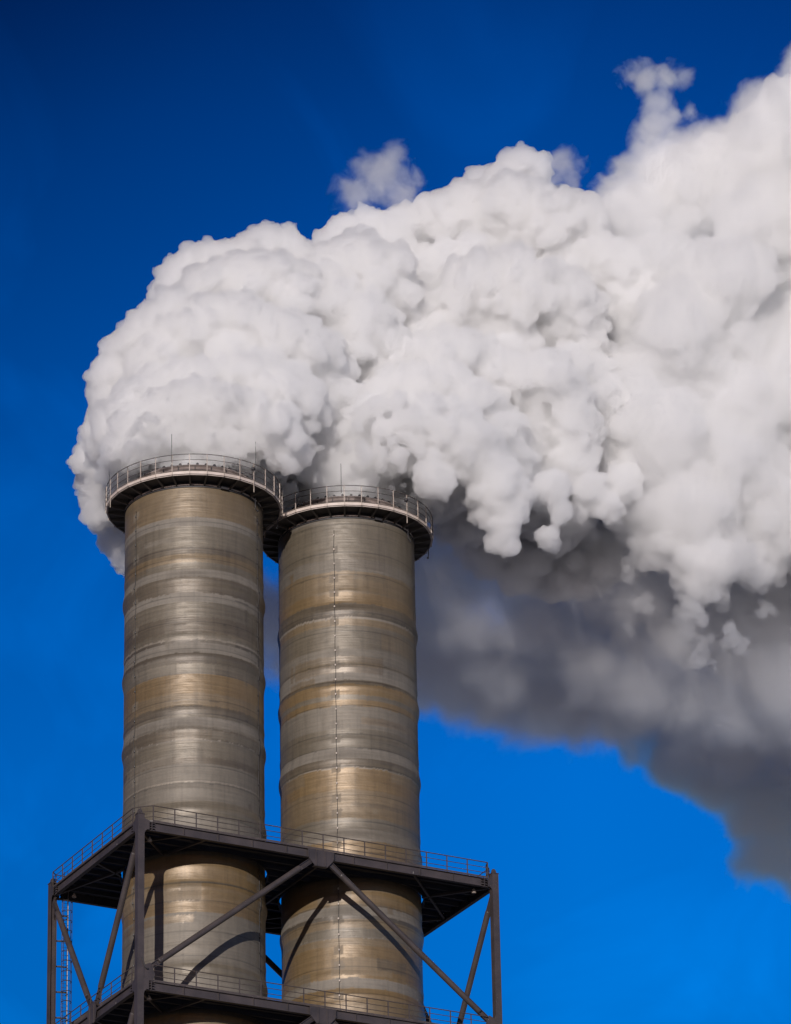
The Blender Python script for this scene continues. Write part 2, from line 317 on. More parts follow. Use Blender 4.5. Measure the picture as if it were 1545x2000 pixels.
# ------------------------------------------------------------------ steel frame
a, b, H, BD = 7.569, 7.397, 11.546, .649
X0, X1, Y0, Y1 = -a, SP+a, -b, b
fr = empty('support_frame', ((X0+X1)/2, 0, 0)); tag(fr, 'dark brown steel tower frame with railed decks around both chimneys', 'steel frame')
CW = .485
for (x, y) in ((X0, Y0), (X1, Y0), (X0, Y1), (X1, Y1)):
    m = MB(); h = CW/2
    if y < 0:
        m.box(x-h, x+h, y-h, y+h, 0, GZ+.42)
    else:
        m.box(x-h, x-h+.05, y-h, y+h, 0, GZ+.42); m.box(x+h-.05, x+h, y-h, y+h, 0, GZ+.42); m.box(x-h+.05, x+h-.05, y-.03, y+.03, 0, GZ+.42)
    m.box(x-h-.04, x+h+.04, y-h-.04, y+h+.04, GZ+.422, GZ+.46)
    m.plate([(x-.22, y, GZ+.462), (x+.22, y, GZ+.462), (x+.16, y, GZ+.74), (x+.08, y, GZ+.83), (x-.08, y, GZ+.83), (x-.16, y, GZ+.74)], (0, 1, 0), .06)
    m.tube([(x, y-.06, GZ+.66), (x, y+.06, GZ+.66)], .06, 10)
    cobj = m.build('column', M_STEEL, fr)
def ibeam(m, p0, p1, ztop, d=BD, fw=.3, side=1):
    p0 = np.array(p0, float); p1 = np.array(p1, float); L_ = np.linalg.norm(p1-p0); e = (p1-p0)/L_
    A0 = np.array((*p0[:2], ztop)); A1 = np.array((*p1[:2], ztop))
    m.bar(A0-(0, 0, .02), A1-(0, 0, .02), fw, .04); m.bar(A0-(0, 0, d-.02), A1-(0, 0, d-.02), fw, .04)
    m.bar(A0-(0, 0, d/2), A1-(0, 0, d/2), .03, d-.08)
    return e
def clip_seg(p0, p1, holes):                   # keep the pieces of a segment outside round holes
    p0 = np.array(p0, float); d = np.array(p1, float)-p0; cuts = []
    for cx, r in holes:
        o = p0[:2]-(cx, 0); A = d[:2] @ d[:2]; B = o @ d[:2]; C = o @ o-r*r; q = B*B-A*C
        if q > 0: cuts.append(((-B-math.sqrt(q))/A, (-B+math.sqrt(q))/A))
    cuts.sort(); out = []; t = 0
    for u0, u1 in cuts:
        if u1 <= 0 or u0 >= 1: continue
        if u0 > t: out.append((t, u0))
        t = max(t, u1)
    if t < 1: out.append((t, 1))
    return [(p0+d*x, p0+d*y) for x, y in out if (y-x)*np.linalg.norm(d) > .1]
HOLES = ((0.0, 5.16), (SP, 5.16))
XM = SP/2
for lv in range(3):
    zt = GZ-lv*H
    if zt < 0: break
    dk = empty('deck', (0, 0, zt)); dk.parent = fr; dk.location = (-fr.location[0], 0, zt)
    # edge beams with stiffeners, haunches and splices
    for (p0, p1, out) in (((X0, Y0), (X1, Y0), (0, -1)), ((X0, Y1), (X1, Y1), (0, 1)), ((X0, Y0), (X0, Y1), (-1, 0)), ((X1, Y0), (X1, Y1), (1, 0))):
        m = MB(); P0 = np.array((*p0, 0.)); P1 = np.array((*p1, 0.)); L_ = np.linalg.norm(P1-P0); e = (P1-P0)/L_; o3 = np.array((*out, 0.))
        G0 = P0+e*1.05; G1 = P1-e*1.05
        ibeam(m, G0, G1, zt)
        for s0, sg in ((P0, 1), (P1, -1)):      # haunch plate flush with the column face
            base = s0+o3*(CW/2-.024)
            q = [(CW/2-.005, -BD-.35), (CW/2+.06, -BD-.14), (CW/2+.22, -BD+.004), (.62, -BD+.004), (.62, 0), (CW/2-.005, .14)]
            m.plate([base+e*sg*x+np.array((0, 0, zt+z)) for x, z in q], o3, .04)
            m.bar(s0+e*sg*(CW/2+.22)+(0, 0, zt-BD+.0), s0+e*sg*1.02+(0, 0, zt-BD+.0), .28, .03)
            m.bar(s0+e*sg*.62+(0, 0, zt-.02), s0+e*sg*1.05+(0, 0, zt-.02), .28, .036)
            m.bar(s0+e*sg*.6+(0, 0, zt-BD/2-.02), s0+e*sg*1.05+(0, 0, zt-BD/2-.02), .05, BD-.12)
            ctr = s0+e*sg*.84+o3*.10
            m.bar(ctr+(0, 0, zt-BD+.02), ctr+(0, 0, zt-.04), .05, .16)
            for zz in (-.13, -.3, -.5):
                m.bar(ctr-e*.24+o3*.02+(0, 0, zt+zz), ctr+e*.24+o3*.02+(0, 0, zt+zz), .14, .03)
        for t in np.linspace(.12, .88, 9):
            c_ = P0+e*L_*t+o3*.0
            if abs(t-.5) > .05: m.bar(c_+(0, 0, zt-BD+.045), c_+(0, 0, zt-.045), .012, .24)
        # mid gusset
        mid = (P0+P1)/2
        down = (out[0] == 0)
        if down:
            m.plate([mid+e*x+o3*.17+(0, 0, zt+z) for x, z in ((-1.0, -BD+.0), (-.5, -BD-.55), (.5, -BD-.55), (1.0, -BD+.0), (1.0, -.045), (-1.0, -.045))], o3, .03)
            m.bar(mid-e*.52+(0, 0, zt-BD-.565), mid+e*.52+(0, 0, zt-BD-.565), .34, .03)
            for x, z in ((-.97, -BD+.01), (-.34, -BD-.54), (.34, -BD-.54), (.97, -BD+.01)):
                m.bar(mid+e*x+o3*.21+(0, 0, zt+z), mid+e*x+o3*.21+(0, 0, zt-.05), .07, .05)
        else:
            if lv: m.plate([mid+e*x+o3*.17+(0, 0, zt+z) for x, z in ((-.75, -.04), (-.5, .7), (.5, .7), (.75, -.04), (.5, -BD-.15), (-.5, -BD-.15))], o3, .03)
            for x in (-.35, .35)[:2*lv]: m.bar(mid+e*x+o3*.21+(0, 0, zt-BD-.2), mid+e*x+o3*.21+(0, 0, zt+.5), .06, .05)
        m.build('edge_beam', M_STEEL, dk)
    # joists, ring beams, horizontal bracing under the grating
    m = MB()
    for y in np.arange(Y0+1.23, Y1-.8, 1.233):
        for q0, q1 in clip_seg((X0+.17, y, zt-.2), (X1-.17, y, zt-.2), HOLES): m.bar(q0, q1, .2, .34)
    m.build('joists', M_DARK, dk)
    m = MB()
    for cx in (0.0, SP):
        m.lathe([(5.17, zt-.42), (5.17, zt-.05), (5.25, zt-.05), (5.25, zt-.42)], cx, 0, 96, 0, 2*math.pi, True)
    m.build('ring_beam', M_DARK, dk)
    m = MB()
    for q in (((X0, Y1, 0), (-a+5.2, Y0, 0)), ((X0+.2, Y0+.5, 0), (XM, Y1, 0)), ((X0, 0, 0), (XM-2, Y1, 0)), ((X1-.2, Y0+.5, 0), (XM, Y1, 0)), ((X1, 0, 0), (X1-6.5, Y0, 0)), ((X1, 0, 0), (XM+2, Y1, 0)), ((XM-.6, Y0, 0), (XM-.6, Y1, 0)), ((XM+.6, Y0, 0), (XM+.6, Y1, 0)), ((X0, -3.6, 0), (-a+3.4, -7.2, 0))):
        for q0, q1 in clip_seg(np.array(q[0])+(0, 0, zt-.47), np.array(q[1])+(0, 0, zt-.47), HOLES): MB().bar(q0, q1, .16, .16).build('wind_brace', M_PIPE, dk)
    # open bar grating
    m = MB()
    for x in np.arange(X0+.2, X1-.15, .05):
        for q0, q1 in clip_seg((x, Y0+.17, zt-.045), (x, Y1-.17, zt-.045), HOLES): m.bar(q0, q1, .012, .045)
    for y in np.arange(Y0+.25, Y1-.2, .3):
        for q0, q1 in clip_seg((X0+.17, y, zt-.025), (X1-.17, y, zt-.025), HOLES): m.bar(q0, q1, .02, .01)
    m.build('grating', M_DARK, dk)
    # railing round the deck
    rl = MB()
    e_ = .12; zr = zt
    cor = [(X0-e_, Y0+.9), (X0+.28, Y0+.6), (X0+.6, Y0+.28), (X0+.95, Y0-e_)]
    loop = [(X0+.95, Y0-e_), (X1-.55, Y0-e_), (X1-.4, Y0+.35), (X1+e_, Y0+.9), (X1+e_, Y1-.6), (X1-.6, Y1+e_), (X0+.3, Y1+e_), (X0-e_, Y1-.3), (X0-e_, Y0+.9), (X0+.25, Y0+.45), (X0+.95, Y0-e_)]
    for h, r in ((1.2, .036), (.8, .024), (.4, .024)):
        for q0, q1 in zip(loop[:-1], loop[1:]): rl.tube([(*q0, zr+h), (*q1, zr+h)], r, 6)
    for q0, q1 in zip(loop[:-1], loop[1:]): rl.bar((*q0, zr+.085), (*q1, zr+.085), .012, .12)
    ro = rl.build('railing', M_RAILDK, dk)
    for q0, q1 in zip(loop[:-1], loop[1:]):
        q0 = np.array(q0); q1 = np.array(q1); L_ = np.linalg.norm(q1-q0); k = max(1, round(L_/1.6))
        for i in range(k):
            p = q0+(q1-q0)*i/k; MB().bar((*p, zr+.003), (*p, zr+1.2), .065, .065, (0, 1, 0)).build('post', M_RAILDK, ro)
# pipe braces with slotted end plates
def brace(p0, p1, r=.215, end0=True, end1=True):
    p0 = np.array(p0, float); p1 = np.array(p1, float); L_ = np.linalg.norm(p1-p0); e = (p1-p0)/L_
    m = MB(); q0 = p0+e*(1.25 if end0 else .0); q1 = p1-e*(1.25 if end1 else .0)
    m.tube([q0, q0+e*.08, q1-e*.08, q1], [r*.9, r, r, r*.9], 20)
    n = np.cross(e, (0, 0, 1)); n /= np.linalg.norm(n); w = np.cross(e, n)
    for (s0, s1, on) in ((p0, q0+e*.4, end0), (p1, q1-e*.4, end1)):
        if not on: continue
        for k in (-1, 1): m.bar(s0+w*k*.17, s1+w*k*.17, .22, .035, w)
        m.bar(s0, s1, .03, .34, w)
        d_ = (s1-s0)/np.linalg.norm(s1-s0)
        for k in range(8): m.bar(s0+d_*(.25+k*.11)-n*.13-w*.1, s0+d_*(.25+k*.11)-n*.13+w*.1, .035, .05, d_)
    m.build('brace', M_PIPE, fr)
for lv in range(3):
    zt = GZ-lv*H; zl = zt-H
    for y in (Y0, Y1):
        brace((XM-.62, y, zt-BD-.12), (X0+.45, y, zl+.75)); brace((XM+.62, y, zt-BD-.12), (X1-.45, y, zl+.75))
    for x in (X0, X1):
        brace((x, -.35, zl+.45), (x, Y0+.22, zt-BD-.35)); brace((x, .35, zl+.45), (x, Y1-.22, zt-BD-.35))
    for x in (X0, X1):
        for y, sg in ((Y0, 1), (Y1, -1)):
            m = MB(); sx = 1 if x < 0 else -1
            m.plate([(x+sx*q, y-.17*sg, zl+z) for q, z in ((CW/2-.005, 0.02), (.95, .02), (1.1, .5), (.75, 1.3), (CW/2+.1, 1.12), (CW/2-.005, 1.45))], (0, 1, 0), .035)
            m.plate([(x-.0*sx, y+sg*q, zt+z) for q, z in ((CW/2-.005, -BD-1.6), (.42, -BD-1.2), (.5, -BD), (CW/2-.005, -BD))], (1, 0, 0), .035)
            m.build('gusset', M_STEEL, fr)
# caged ladder at the back left column
lx, ly = X0+.92, Y1-.15
m = MB()
for dx in (-.22, .22): m.tube([(lx+dx, ly, GZ-3.2*H), (lx+dx, ly, GZ+1.25)], .03, 6)
lad = m.build('ladder', M_GALV, fr)
m = MB()
for z in np.arange(GZ-3.2*H, GZ+.2, .3): m.tube([(lx-.22, ly, z), (lx+.22, ly, z)], .013, 5)
m.build('rungs', M_DARK, lad)
m = MB()
cxs = [(lx+.35*math.sin(t), ly-.05-.72*(1-abs(t)/1.75) if False else ly-.36+.36*math.cos(t*1.0+math.pi)) for t in np.linspace(-1.9, 1.9, 11)]
for z in np.arange(GZ-3.2*H, GZ+1.2, .75): m.tube([(p[0], p[1], z) for p in cxs], .03, 5)
for p in cxs[::2]: m.tube([(p[0], p[1], GZ-3.2*H), (p[0], p[1], GZ+1.2)], .024, 5)
m.build('cage', M_DARK, lad)
m = MB()
for z in np.arange(GZ-1.9, GZ-3*H, -1.9):
    for dx in (-.22, .22): m.bar((lx+dx, ly, z), (X0+.2, Y1, z-.02), .05, .1)
    m.bar((lx+.22, ly-.1, z-.12), (lx+.22, ly+.25, z-.12), .06, .06)
m.build('standoff', M_DARK, lad)
# loose cable on the front corner column
zc = GZ-H+1.55
m = MB().tube([(X0+.05+.5*t, Y0-.30, zc-.75*math.sin(t*math.pi*.62)) for t in np.linspace(0, 1, 12)], .035, 6)
m.build('hanging_cable', M_DARK, fr, True)
m = MB()
for (x, y, z) in ((X0+1.3, Y0+1.2, GZ-.9), (X0+1.1, Y1-1.3, GZ-.85), (X1-1.2, Y0+.8, GZ-.9), (X0+1.2, Y0+1.0, GZ-H-.9)):
    MB().tube([(x, y, z), (x, y, z+.08), (x, y, z+.35)], [.16, .16, .04], 10).build('floodlight', M_GALV, fr)

# ------------------------------------------------------------------ ground
m, nt, bs, N, L = newmat('dry_ground')
t_ = N('ShaderNodeTexCoord'); n_ = N('ShaderNodeTexNoise'); n_.inputs['Scale'].default_value = .02; n_.inputs['Detail'].default_value = 8; L(t_.outputs['Object'], n_.inputs['Vector'])
r_ = N('ShaderNodeValToRGB'); r_.color_ramp.elements[0].color = (.17, .16, .16, 1); r_.color_ramp.elements[1].color = (.3, .28, .28, 1); L(n_.outputs['Fac'], r_.inputs[0]); L(r_.outputs[0], bs.inputs['Base Color']); bs.inputs['Roughness'].default_value = .95
g = MB(); g.add([(-9000, -9000, 0), (9000, -9000, 0), (9000, 9000, 0), (-9000, 9000, 0)], [(0, 1, 2, 3)]); tag(g.build('ground', m), kind='structure')
# ------------------------------------------------------------------ steam
prng = np.random.default_rng(3)
def fib(n):
    i = np.arange(n)+.5; ph = np.arccos(1-2*i/n); th = np.pi*(1+5**.5)*i
    return np.stack([np.cos(th)*np.sin(ph), np.sin(th)*np.sin(ph), np.cos(ph)], -1)
def rot():
    q = prng.normal(size=4); q /= np.linalg.norm(q); w, x, y, z = q
    return np.array([[1-2*(y*y+z*z), 2*(x*y-z*w), 2*(x*z+y*w)], [2*(x*y+z*w), 1-2*(x*x+z*z), 2*(y*z-x*w)], [2*(x*z-y*w), 2*(y*z+x*w), 1-2*(x*x+y*y)]])
def arch(pl, r, dep, focus, sc=.62, dep2=None, r2=None):       # a billow rolled along a curve
    out = []; fx, fy = focus
    pl = np.array(pl, float); seg = np.hypot(*np.diff(pl, axis=0).T); cum = np.r_[0, np.cumsum(seg)]; n = max(2, int(cum[-1]/(r*sc)))
    for t in np.linspace(0, 1, n):
        x = np.interp(t*cum[-1], cum, pl[:, 0]); y = np.interp(t*cum[-1], cum, pl[:, 1])
        rr = (r+(0 if r2 is None else (r2-r)*t))*prng.uniform(.78, 1.12); dd = dep+(0 if dep2 is None else (dep2-dep)*t)
        d = np.array([fx-x, fy-y]); d /= np.linalg.norm(d)
        out.append((x+d[0]*rr*.95, y+d[1]*rr*.95, rr*.92, dd+prng.uniform(-.5, .5)))
    return out
def grow(lobes, n1=34, f1=(.2, .42), n2=24, f2=(.2, .42), n3=0, f3=(.25, .4), sink=.35, minr=.0):
    L = [(PT(a_, b_, d), r*MPP) for a_, b_, r, d in lobes]
    C = np.array([c for c, _ in L]); R = np.array([r for _, r in L]); lev = (C, R); aC = [C]; aR = [R]
    for n, f in ((n1, f1), (n2, f2), (n3, f3)):
        if not n: continue
        nc = []; nr = []; AC = np.concatenate(aC); AR = np.concatenate(aR)
        for c_, r_ in zip(*lev):
            if r_ < minr: continue
            k = max(6, int(n*prng.uniform(.7, 1.2))); D = fib(k) @ rot().T+prng.normal(size=(k, 3))*.14; D /= np.linalg.norm(D, axis=1)[:, None]
            rr = r_*(f[0]+(f[1]-f[0])*prng.random(k)**1.6); Q = c_+D*(r_-rr*sink)[:, None]
            near = np.linalg.norm(AC-c_, axis=1) < AR+r_*1.1; AN = AC[near]; RN = AR[near]
            bad = (np.linalg.norm(AN[None]-Q[:, None], axis=2) < RN[None]-rr[:, None]*.4).any(1)
            nc += list(Q[~bad]); nr += list(rr[~bad])
        if not nc: break
        lev = (np.array(nc), np.array(nr)); aC.append(lev[0]); aR.append(lev[1])
    return np.concatenate(aC), np.concatenate(aR)
def clear_of_stacks(P, R):
    # steam leaves the flues: nothing may hang over the walkways, so such lobes lie farther back
    P = P.copy(); R = R.copy(); keep = np.ones(len(P), bool); lip = GZ+29.62; dirh = Fv[:2]/np.linalg.norm(Fv[:2])
    for i in range(len(P)):
        v = P[i]-CAM; v /= np.linalg.norm(v); r = R[i]+.15; ok = False
        for _ in range(70):
            ok = True
            for cx in (0.0, SP):
                rel = P[i, :2]-(cx, 0.0); d = np.linalg.norm(rel); fw = rel @ dirh; h = P[i, 2]-lip
                if d > 6.7+r and (fw > 0 or h > 0 or abs(rel @ np.array([dirh[1], -dirh[0]])) > 6.7+r): continue
                if h-r < 0 or (h < 7 and fw-r < -(4.3+.4*h)): ok = False
            if ok: break
            P[i] += v*.4
        keep[i] = ok
    return P[keep], R[keep]
def billow_mesh(name, P, Rad, voxel, octs, mat):
    me = bpy.data.meshes.new(name); me.from_pydata(P.tolist(), [], [])
    at = me.attributes.new('rad', 'FLOAT', 'POINT'); at.data.foreach_set('value', Rad.astype(np.float32))
    ob = bpy.data.objects.new(name, me); col.objects.link(ob)
    ng = bpy.data.node_groups.new(name, 'GeometryNodeTree')
    ng.interface.new_socket('Geometry', in_out='INPUT', socket_type='NodeSocketGeometry'); ng.interface.new_socket('Geometry', in_out='OUTPUT', socket_type='NodeSocketGeometry')
    N = ng.nodes.new; Lk = ng.links.new
    gi = N('NodeGroupInput'); go = N('NodeGroupOutput')
    m2p = N('GeometryNodeMeshToPoints'); na = N('GeometryNodeInputNamedAttribute'); na.data_type = 'FLOAT'; na.inputs[0].default_value = 'rad'
    Lk(gi.outputs[0], m2p.inputs['Mesh']); Lk(na.outputs[0], m2p.inputs['Radius'])
    p2v = N('GeometryNodePointsToVolume'); p2v.resolution_mode = 'VOXEL_SIZE'
    p2v.inputs['Voxel Size'].default_value = voxel; Lk(m2p.outputs[0], p2v.inputs['Points']); Lk(na.outputs[0], p2v.inputs['Radius'])
    v2m = N('GeometryNodeVolumeToMesh'); v2m.inputs['Threshold'].default_value = .3; Lk(p2v.outputs[0], v2m.inputs['Volume'])
    cur = v2m.outputs[0]
    for sc, amp in octs:
        sp = N('GeometryNodeSetPosition'); vo = N('ShaderNodeTexVoronoi'); vo.feature = 'SMOOTH_F1'; vo.inputs['Smoothness'].default_value = .2; vo.inputs['Scale'].default_value = sc
        po = N('GeometryNodeInputPosition'); no = N('GeometryNodeInputNormal')
        wn = N('ShaderNodeTexNoise'); wn.inputs['Scale'].default_value = sc*.7; Lk(po.outputs[0], wn.inputs['Vector'])
        va = N('ShaderNodeVectorMath'); va.operation = 'MULTIPLY_ADD'; Lk(wn.outputs['Color'], va.inputs[0]); va.inputs[1].default_value = (.9/sc,)*3; Lk(po.outputs[0], va.inputs[2])
        Lk(va.outputs[0], vo.inputs['Vector'])
        m_ = N('ShaderNodeMath'); m_.operation = 'MULTIPLY_ADD'; Lk(vo.outputs['Distance'], m_.inputs[0]); m_.inputs[1].default_value = -amp; m_.inputs[2].default_value = amp*.6
        vs = N('ShaderNodeVectorMath'); vs.operation = 'SCALE'; Lk(no.outputs[0], vs.inputs[0]); Lk(m_.outputs[0], vs.inputs['Scale'])
        Lk(cur, sp.inputs['Geometry']); Lk(vs.outputs[0], sp.inputs['Offset']); cur = sp.outputs[0]
    mv = N('GeometryNodeMeshToVolume'); mv.resolution_mode = 'VOXEL_SIZE'
    mv.inputs['Voxel Size'].default_value = voxel*.9; mv.inputs['Interior Band Width'].default_value = voxel*3; Lk(cur, mv.inputs['Mesh'])
    v2 = N('GeometryNodeVolumeToMesh'); v2.inputs['Threshold'].default_value = .15; Lk(mv.outputs[0], v2.inputs['Volume'])
    Lk(v2.outputs[0], go.inputs[0])
    mod = ob.modifiers.new('gn', 'NODES'); mod.node_group = ng
    dg = bpy.context.evaluated_depsgraph_get()
    m2 = bpy.data.meshes.new_from_object(ob.evaluated_get(dg))
    bpy.data.objects.remove(ob); bpy.data.meshes.remove(me); bpy.data.node_groups.remove(ng)
    m2.name = name; m2.materials.clear(); m2.materials.append(mat)
    m2.polygons.foreach_set('use_smooth', [True]*len(m2.polygons))
    o2 = bpy.data.objects.new(name, m2); col.objects.link(o2); print(name, len(Rad), 'points', len(m2.vertices), 'verts')
    return o2
def steam_mat(name, den, colr=(.995, .993, .993, 1), ani=.5, noise=None):
    m_ = bpy.data.materials.new(name); m_.use_nodes = True; nt = m_.node_tree; nt.nodes.clear(); out = nt.nodes.new('ShaderNodeOutputMaterial')
    v = nt.nodes.new('ShaderNodeVolumeScatter'); v.inputs['Color'].default_value = colr; v.inputs['Density'].default_value = den; v.inputs['Anisotropy'].default_value = ani
    if noise:
        t = nt.nodes.new('ShaderNodeTexCoord'); n = nt.nodes.new('ShaderNodeTexNoise'); n.inputs['Scale'].default_value = noise[0]; n.inputs['Detail'].default_value = 5; n.inputs['Roughness'].default_value = .6; n.inputs['Distortion'].default_value = .6
        r = nt.nodes.new('ShaderNodeMapRange'); r.inputs['From Min'].default_value = noise[1]; r.inputs['From Max'].default_value = noise[2]; r.inputs['To Max'].default_value = den
        nt.links.new(t.outputs['Object'], n.inputs['Vector']); nt.links.new(n.outputs['Fac'], r.inputs['Value']); nt.links.new(r.outputs[0], v.inputs['Density'])
    nt.links.new(v.outputs[0], out.inputs['Volume']); return m_
def field_cloud(name, lobes, den, nsc, amp, soft, colr, voxel=.5, det=6.0, ani=.4, step=1.0):
    # feathered cloud: density fades out between its lobes' centres and their rims and is torn by turbulence
    P = np.array([PT(x, y, d) for x, y, r, d in lobes]); R = np.array([r*MPP for x, y, r, d in lobes])
    m_ = bpy.data.materials.new(name); m_.use_nodes = True; nt = m_.node_tree; nt.nodes.clear(); out = nt.nodes.new('ShaderNodeOutputMaterial'); N = nt.nodes.new; L = nt.links.new
    t = N('ShaderNodeTexCoord'); n = N('ShaderNodeTexNoise'); n.inputs['Scale'].default_value = nsc; n.inputs['Detail'].default_value = det; n.inputs['Roughness'].default_value = .62; n.inputs['Distortion'].default_value = .35; L(t.outputs['Object'], n.inputs['Vector'])
    cur = None
    for p, r in zip(P, R):
        d = N('ShaderNodeVectorMath'); d.operation = 'DISTANCE'; L(t.outputs['Object'], d.inputs[0]); d.inputs[1].default_value = tuple(p)
        q = N('ShaderNodeMath'); q.operation = 'MULTIPLY_ADD'; L(d.outputs['Value'], q.inputs[0]); q.inputs[1].default_value = -1.0; q.inputs[2].default_value = r
        if cur is None: cur = q.outputs[0]
        else:
            k = N('ShaderNodeMath'); k.operation = 'SMOOTH_MAX'; L(cur, k.inputs[0]); L(q.outputs[0], k.inputs[1]); k.inputs[2].default_value = float(min(R))*.6; cur = k.outputs[0]
    a_ = N('ShaderNodeMath'); a_.operation = 'MULTIPLY_ADD'; L(n.outputs['Fac'], a_.inputs[0]); a_.inputs[1].default_value = amp*2; L(cur, a_.inputs[2])
    r_ = N('ShaderNodeMapRange'); r_.interpolation_type = 'SMOOTHSTEP'; r_.inputs['From Min'].default_value = amp; r_.inputs['From Max'].default_value = amp+soft; r_.inputs['To Max'].default_value = den; L(a_.outputs[0], r_.inputs['Value'])
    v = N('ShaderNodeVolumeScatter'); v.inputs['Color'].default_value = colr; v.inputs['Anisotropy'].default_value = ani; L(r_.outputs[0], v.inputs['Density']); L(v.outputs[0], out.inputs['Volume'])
    try: m_.cycles.volume_step_rate = step
    except Exception: pass
    return billow_mesh(name, P, R+amp*.45, voxel, [], m_)
FA = (430, 880)
A = []
A += arch([(225, 950), (232, 880), (262, 838), (330, 812), (400, 822), (445, 850), (480, 900)], 42, -2.5, FA)
A += arch([(188, 930), (208, 830), (270, 785), (340, 757), (380, 742), (450, 757), (520, 777), (580, 812), (605, 880)], 55, -.5, FA)
A += arch([(172, 860), (196, 790), (250, 738), (330, 708), (420, 692), (520, 692), (590, 712), (635, 765), (655, 830)], 62, 3, FA)
A += arch([(250, 720), (285, 650), (330, 607), (400, 577), (470, 567), (560, 597), (640, 630), (685, 695), (690, 780)], 72, 7, FA)
A += arch([(300, 620), (365, 545), (420, 503), (500, 490), (580, 503), (635, 550), (700, 552), (770, 590), (785, 640), (745, 715)], 78, 12, FA)
A += arch([(160, 1010), (147, 900), (163, 820), (176, 720), (206, 660), (255, 610), (322, 560)], 55, 9, FA)
A += arch([(322, 535), (350, 480), (420, 460), (490, 460), (550, 428), (600, 470)], 55, 17, FA)
A += arch([(590, 510), (640, 470), (700, 448), (755, 458), (795, 510), (820, 580)], 78, 15, (700, 700))
A += arch([(150, 930), (157, 990), (185, 1045), (208, 1090), (240, 1125)], 32, 12, (300, 980))
A += [(450, 705, 55, 5.5), (505, 700, 50, 6), (545, 960, 60, 14), (530, 1010, 45, 16), (470, 700, 60, 9), (690, 730, 60, 13), (400, 690, 60, 9), (420, 880, 110, 4), (360, 930, 110, 2), (500, 880, 100, 6), (378, 950, 122, 0), (430, 800, 110, 11), (500, 760, 110, 14), (330, 850, 100, 10), (600, 790, 75, 13), (430, 680, 110, 18), (560, 680, 110, 19), (300, 760, 90, 13),
      (600, 600, 90, 22), (470, 560, 90, 21), (240, 850, 70, 13), (250, 960, 80, 12), (320, 1010, 70, 12), (560, 860, 60, 8)]
FB = (850, 940)
B = []
B += arch([(590, 985), (610, 915), (680, 875), (760, 862), (840, 880), (890, 940)], 48, 2.5, FB)
B += arch([(640, 860), (690, 792), (760, 770), (850, 772), (930, 800), (990, 860), (1028, 930), (1012, 1000)], 62, 4, FB)
B += arch([(690, 760), (740, 722), (800, 705), (880, 705), (960, 742), (1010, 800), (1050, 880), (1060, 960)], 55, 7, FB)
B += arch([(740, 700), (800, 655), (900, 640), (970, 660), (1010, 700), (1040, 740), (1090, 800), (1108, 870), (1100, 960)], 62, 10, FB)
B += arch([(790, 640), (830, 600), (880, 560), (915, 500), (980, 482), (1060, 497), (1110, 512), (1160, 560), (1175, 620), (1200, 690)], 80, 15, (950, 850))
B += arch([(1110, 700), (1165, 690), (1215, 740), (1250, 830), (1245, 930)], 60, 12, (1000, 880))
B += arch([(1020, 690), (1090, 680), (1140, 740), (1175, 830), (1170, 930)], 50, 9, (1000, 900))
B += arch([(850, 500), (880, 465), (925, 452), (970, 480)], 50, 20, FB)
B += arch([(1090, 480), (1140, 455), (1190, 452), (1245, 472), (1275, 522), (1283, 590), (1270, 660)], 70, 20, (1100, 700))
B += arch([(600, 470), (640, 425), (690, 408), (770, 402), (830, 382), (880, 362), (950, 345), (1000, 345)], 60, 24, FB)
B += arch([(930, 370), (952, 325), (985, 292), (1020, 280), (1050, 296)], 42, 26, (1030, 450))
B += arch([(1060, 400), (1110, 395), (1150, 415), (1170, 450)], 45, 25, (1060, 550))
B += [(790, 840, 80, 13), (720, 760, 60, 15), (900, 900, 80, 15), (1080, 440, 70, 21), (1130, 430, 55, 21), (1000, 400, 60, 22), (1000, 670, 85, 15), (950, 650, 70, 16), (985, 455, 70, 23), (940, 440, 60, 23), (1060, 640, 70, 17), (830, 700, 70, 14)]
B += [(676, 1000, 120, 5.2), (760, 930, 110, 6), (860, 900, 110, 9), (850, 830, 100, 11), (960, 880, 90, 10), (960, 780, 110, 15), (1050, 820, 90, 14), (1080, 720, 110, 21), (1120, 860, 90, 16), (760, 820, 80, 10),
      (1000, 620, 120, 22), (860, 600, 110, 22), (740, 540, 110, 23), (1140, 600, 100, 25), (900, 450, 90, 28), (1060, 450, 90, 29), (680, 820, 50, 9), (980, 400, 80, 28), (640, 870, 50, 9)]
B += [(1003, 965, 40, 4), (1000, 1000, 34, 3), (985, 1030, 32, 3), (965, 1062, 22, 3), (1000, 1068, 20, 2.6), (1080, 950, 34, 5), (1095, 1000, 26, 5), (1072, 1050, 26, 5), (1150, 950, 38, 8), (1130, 1000, 24, 8), (1185, 990, 34, 8), (1215, 940, 38, 9)]
B += [(920, 985, 80, 13), (960, 1050, 70, 16), (1040, 1075, 88, 17), (1110, 1090, 80, 17), (1180, 1060, 88, 17), (860, 960, 60, 10), (1000, 960, 80, 12), (1100, 990, 80, 13)]
Cc = [(1400, 570, 110, 24), (1480, 700, 130, 24), (1330, 720, 110, 22), (1300, 860, 110, 18), (1420, 880, 130, 20), (1500, 1000, 130, 20), (1290, 560, 100, 28), (1240, 440, 80, 30), (1380, 400, 120, 32), (1500, 330, 120, 32), (1540, 215, 70, 32),
      (1350, 1000, 110, 17), (1260, 990, 80, 18), (1440, 540, 80, 21), (1700, 400, 200, 28), (1700, 700, 200, 26), (1700, 1000, 200, 24), (1560, 520, 110, 28), (1220, 620, 80, 26), (1250, 760, 80, 20)]
